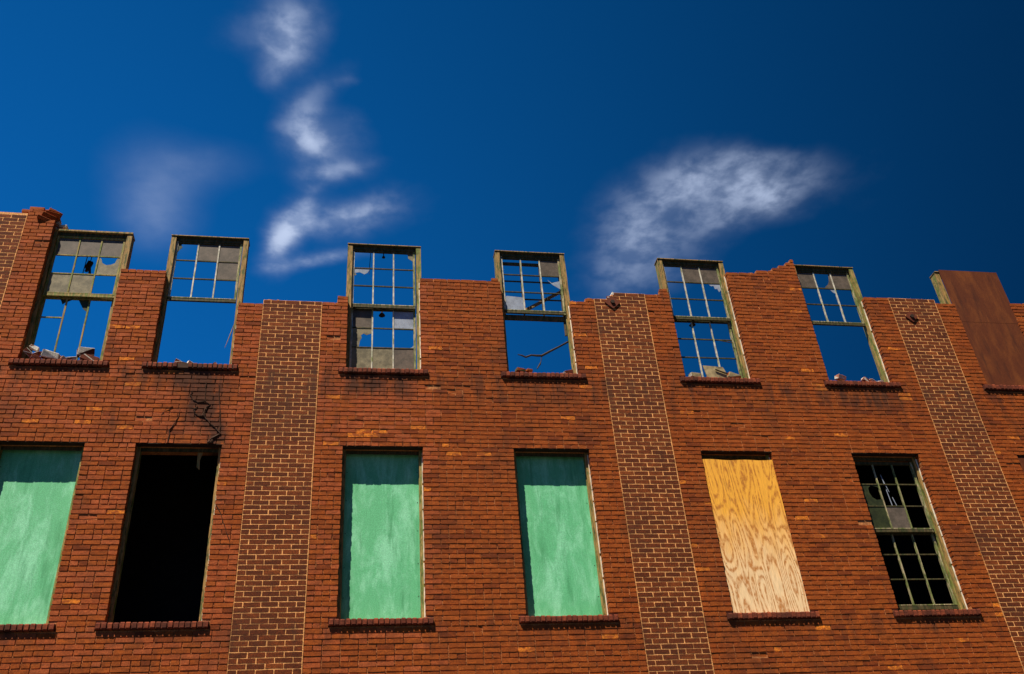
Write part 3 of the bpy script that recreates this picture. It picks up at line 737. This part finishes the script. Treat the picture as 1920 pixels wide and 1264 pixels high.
# single bricks left on the broken wall heads
for (x, k, w_) in [(-.13, 72, .15), (4.92, 78, .13), (2.19, 79, .10), (-1.10, 71, .0)]:
    if w_: q += 1; loose('brick', wall, x, .05, kz(k) + .030, w_, .095, .055, (0, rnd.uniform(-.03, .03), rnd.uniform(-.1, .1)), RED[0], q, .003)
q += 1; loose('mortar_lump', wall, 4.09, .05, kz(76) + .03, .11, .09, .06, (.1, .5, .2), PLASTER, q)
q += 1; loose('mortar_lump', wall, 4.02, .05, kz(75) + .02, .12, .09, .03, (.1, .3, .2), PLASTER, q)

# ------------------------------------------------------------------ rubble lying on the sills
def rub(x, y, h, w, d, rot, m, name, label, group='rubble on the window sills'):
    global q; q += 1
    o = loose(name, None, x, y, SU + h, w, d, max(.03, w * .45), rot, m, q, w * .06); return tag(o, label, name.replace('_', ' '), group)
BP = [SILLM[1], PLASTER]; PP = [PLASTER, SILLM[3]]
rub(-4.295, .05, .135, .13, .1, (.3, .7, .2), BP, 'brick_chunk', 'dark brick chunk at the left end of the rubble in the leftmost upper window')
rub(-4.20, .06, .055, .13, .12, (.1, .2, .5), BP, 'brick_chunk', 'low brick chunk under the tilted white slab, leftmost upper window')
rub(-4.17, .08, .15, .12, .1, (.2, -.5, .9), BP, 'brick_chunk', 'brown brick chunk with mortar in the leftmost upper window, second from the left')
rub(-4.25, .07, .235, .12, .06, (.1, .45, .2), PP, 'plaster_slab', 'thin white slab lying tilted on top of the left rubble in the leftmost upper window')
rub(-4.01, .05, .10, .24, .12, (.15, .18, .1), PP, 'plaster_block', 'long whitish mortar-covered block in the middle of the leftmost upper sill')
rub(-3.83, .06, .045, .13, .1, (.4, .2, .8), BP, 'brick_chunk', 'small dark chunk right of the long whitish block, leftmost upper window')
rub(-3.75, .07, .08, .12, .1, (.4, -.3, .3), PP, 'plaster_chunk', 'small pale chunk beside the big right block in the leftmost upper window')
rub(-3.57, .05, .175, .22, .13, (.2, -.12, .25), PP, 'plaster_block', 'biggest white-faced block standing at the right of the leftmost upper sill')
rub(-3.50, .07, .06, .24, .14, (.0, .25, .1), BP, 'brick_chunk', 'dark brick lying under the biggest white-faced block, leftmost upper window')
rub(-3.42, .08, .05, .12, .1, (.3, .7, .1), BP, 'brick_chunk', 'dark chunk against the right jamb of the leftmost upper window')
rub(-2.34, .06, .055, .10, .08, (.1, .5, .1), PP, 'plaster_chunk', 'white lump left of the gap in the second upper sill')
rub(-2.18, .07, .055, .09, .07, (.3, .2, .6), PP, 'plaster_chunk', 'white lump right of the gap in the second upper sill')
rub(-2.24, .09, .03, .10, .07, (.3, -.2, .6), BP, 'brick_chunk', 'dark lump over the gap in the second upper sill')
rub(-1.85, .09, .06, .07, .05, (.3, .9, .6), BP, 'brick_chunk', 'lone small stone near the right end of the second upper sill')
rub(2.48, .06, .07, .14, .1, (.1, .1, .2), [SASHD, RED[3]], 'brick_chunk', 'dark flat chunk at the left of the fourth upper sill, beside a small square brick')
rub(2.61, .05, .075, .085, .07, (.1, .05, .4), [RED[2], RED[0]], 'brick_chunk', 'small square upright brick piece on the fourth upper sill')
rub(3.20, .07, .06, .14, .1, (.1, -.3, .2), BP, 'brick_chunk', 'chunk in the right corner of the fourth upper window')
rub(5.17, .06, .07, .17, .1, (.1, .05, .2), [CARD, PLASTER], 'plaster_chunk', 'flat tan lump at the left end of the fifth upper sill')
rub(5.80, .07, .07, .22, .1, (.1, .2, .2), [CARD, RED[3]], 'plaster_chunk', 'low tan lump at the right end of the fifth upper sill')
rub(7.55, .05, .10, .14, .1, (.2, .1, .3), [PLASTER, INNERM], 'plaster_chunk', 'pale rounded lump on the left of the sixth upper sill')
rub(7.98, .06, .07, .12, .09, (.2, .5, .3), BP, 'brick_chunk', 'brown chunk left of the pale flakes on the sixth upper sill')
rub(8.10, .07, .07, .10, .07, (.5, .3, .3), PP, 'plaster_chunk', 'pale flake in the middle of the right heap on the sixth upper sill')
rub(8.22, .07, .055, .11, .07, (.2, -.4, .3), PP, 'plaster_chunk', 'pale flake at the right end of the heap on the sixth upper sill')
q += 1; o = loose('sill_hole_lump', None, -2.235, .03, SU - .045, .13, .09, .12, (.1, .3, .1), VINE, q, .012); tag(o, 'added black lump standing for the dark sooty hole of missing bricks in the second upper sill', 'sill hole lump')  # lump added in place of a hole; its black stands for the dark inside
# tan panel piece leaning in the fifth window
m = MB(); m.prism_y([(5.39, SU + .005), (5.74, SU + .02), (5.66, 7.83), (5.34, 7.85)], .07, .085)
tag(m.build('panel_piece', CARD), 'torn tan panel piece leaning inside the fifth upper window', 'panel piece')
m = MB(); m.tube([(5.52, .05, 7.77), (5.66, .05, 7.71), (5.85, .06, 7.68)], [.012, .014, .01]); tag(m.build('stick', TWIG), 'dark stick lying across the torn tan panel in the fifth upper window', 'stick')

# ------------------------------------------------------------------ things seen hanging in the windows
def bell(x, y, z, h, r, label, cord=.0, name='hanging_fitting'):
    m = MB(); pr = [(0, .2), (.25, .25), (.5, .4), (.75, .8), (1, 1)]; k = 10; V = []; F = []
    for t, s_ in pr: V += [(x + math.cos(a) * r * s_, y + math.sin(a) * r * s_, z - t * h) for a in [2 * math.pi * i / k for i in range(k)]]
    for j in range(len(pr) - 1):
        for i in range(k): F.append((j * k + i, j * k + (i + 1) % k, (j + 1) * k + (i + 1) % k, (j + 1) * k + i))
    F.append(tuple(range(k))); F.append(tuple((len(pr) - 1) * k + i for i in range(k - 1, -1, -1)))
    m.poly(V, F); e = tag(empty(name), label, 'fitting', 'dark fittings hanging in the windows'); m.build('bell', IRON, e)
    if cord: n = MB(); n.tube([(x, y, z + cord), (x, y, z - .005)], .008); n.build('cord', CORD, e)
    return e
bell(.46, .26, 8.80, .085, .05, 'dark bell-shaped fitting hanging under the middle rail of the third upper window', .08)
bell(.476, .24, 9.90, .06, .028, 'small dark knob hanging at the top of the third upper window', .06)
bell(5.40, .26, 8.80, .05, .055, 'dark flat fitting hanging under the middle rail of the fifth upper window', .08)
m = MB(); m.tube([(.275, .25, 9.95), (.262, .25, 9.70), (.255, .25, 9.50)], .005); tag(m.build('cord', CORD), 'thin black cord hanging in the top left of the third upper window', 'cord')
e = tag(empty('hanging_fitting'), 'dark tangled fitting on two cords behind the middle panes of the leftmost upper window', 'fitting', 'dark fittings hanging in the windows')
for a in ((-3.935, 9.95, -3.955, 9.30), (-3.87, 9.95, -3.885, 9.55)):
    m = MB(); m.tube([(a[0], .35, a[1]), (a[2], .35, a[3])], .007); m.build('cord', CORD, e)
o = loose('body', e, -3.89, .35, 9.52, .075, .06, .13, (.2, .3, .1), IRON, 901); o = loose('hook', e, -3.865, .35, 9.41, .035, .03, .10, (.2, -.1, .1), IRON, 902); o = loose('hook', e, -3.90, .35, 9.46, .03, .03, .12, (.2, .3, .1), IRON, 903)
m = MB(); m.prism_y([(2.70, 8.955), (3.40, 9.415), (3.385, 9.455), (2.69, 9.005)], .34, .37)
tag(m.build('lath', LATH), 'brown lath slanting across the sash of the fourth upper window', 'lath')
e = tag(empty('broken_branch'), 'bent dark branch reaching across the empty lower half of the fourth upper window', 'branch')
m = MB(); m.tube([(2.52, .33, 8.125), (2.58, .33, 8.112), (2.645, .34, 8.088), (2.735, .35, 8.135), (2.82, .35, 8.128), (2.90, .35, 8.13), (3.05, .35, 8.225), (3.20, .34, 8.31), (3.37, .30, 8.40)], [.007, .012, .015, .014, .017, .018, .016, .014, .015], k=6); m.build('stem', TWIG, e)
m = MB(); m.tube([(2.895, .35, 8.12), (2.875, .35, 8.02), (2.853, .34, 7.965), (2.80, .32, 7.87)], [.005, .006, .014, .008]); m.build('twig', TWIG, e)

# ------------------------------------------------------------------ dead vine on the wall
e = tag(empty('dead_vine'), 'blackened dead vine clinging to the brick above the open black window', 'vine')
def strand(pts, r0, r1, nm):
    P_ = []
    for (a, b), (c, d) in zip(pts[:-1], pts[1:]):
        for t in range(3): P_.append((a + (c - a) * t / 3 + rnd.uniform(-.008, .008), b + (d - b) * t / 3))
    P_.append(pts[-1]); n = len(P_)
    m = MB(); m.tube([(x, -.008, z) for x, z in P_], [(r0 + (r1 - r0) * i / n) * rnd.uniform(.7, 1.3) for i in range(n)], k=5); m.build(nm, VINE, e)
strand([(-1.757, 6.345), (-1.745, 6.423), (-1.664, 6.482), (-1.721, 6.562), (-1.807, 6.641), (-1.885, 6.733), (-1.897, 6.792), (-1.881, 6.875), (-1.838, 6.929), (-1.903, 6.982), (-1.915, 7.138), (-1.925, 7.284)], .013, .004, 'stem')
strand([(-1.79, 6.34), (-1.775, 6.40), (-1.69, 6.46)], .02, .012, 'stem')
strand([(-1.91, 6.75), (-1.90, 6.82), (-1.87, 6.90)], .017, .012, 'stem')
strand([(-1.887, 6.745), (-1.976, 6.755), (-2.025, 6.80), (-2.04, 6.847), (-1.992, 6.896)], .011, .005, 'shoot')
strand([(-1.903, 6.982), (-1.999, 6.961), (-2.063, 7.001), (-2.111, 7.072), (-2.088, 7.133)], .009, .004, 'shoot')
strand([(-2.306, 6.34), (-2.311, 6.527), (-2.262, 6.632), (-2.214, 6.749), (-2.206, 6.843)], .008, .003, 'shoot')
strand([(-1.664, 6.482), (-1.678, 6.667), (-1.734, 7.082), (-1.758, 7.265)], .007, .003, 'shoot')
strand([(-2.314, 6.888), (-2.40, 6.84), (-2.44, 6.76), (-2.44, 6.66)], .004, .002, 'shoot')
strand([(-1.60, 5.456), (-1.521, 5.29), (-1.453, 5.099), (-1.389, 4.938)], .005, .003, 'shoot')

# ------------------------------------------------------------------ ground
m = MB(); m.box(-9.5, 15.5, -3.0, -.001, GZ - .14, GZ); o = m.build('pavement', PAVE, kind='structure')
m = MB(); m.poly([(-1200, -1200, GZ - .14), (1200, -1200, GZ - .14), (1200, 1200, GZ - .14), (-1200, 1200, GZ - .14)], [(0, 1, 2, 3)]); m.build('ground', ASPH, kind='structure')
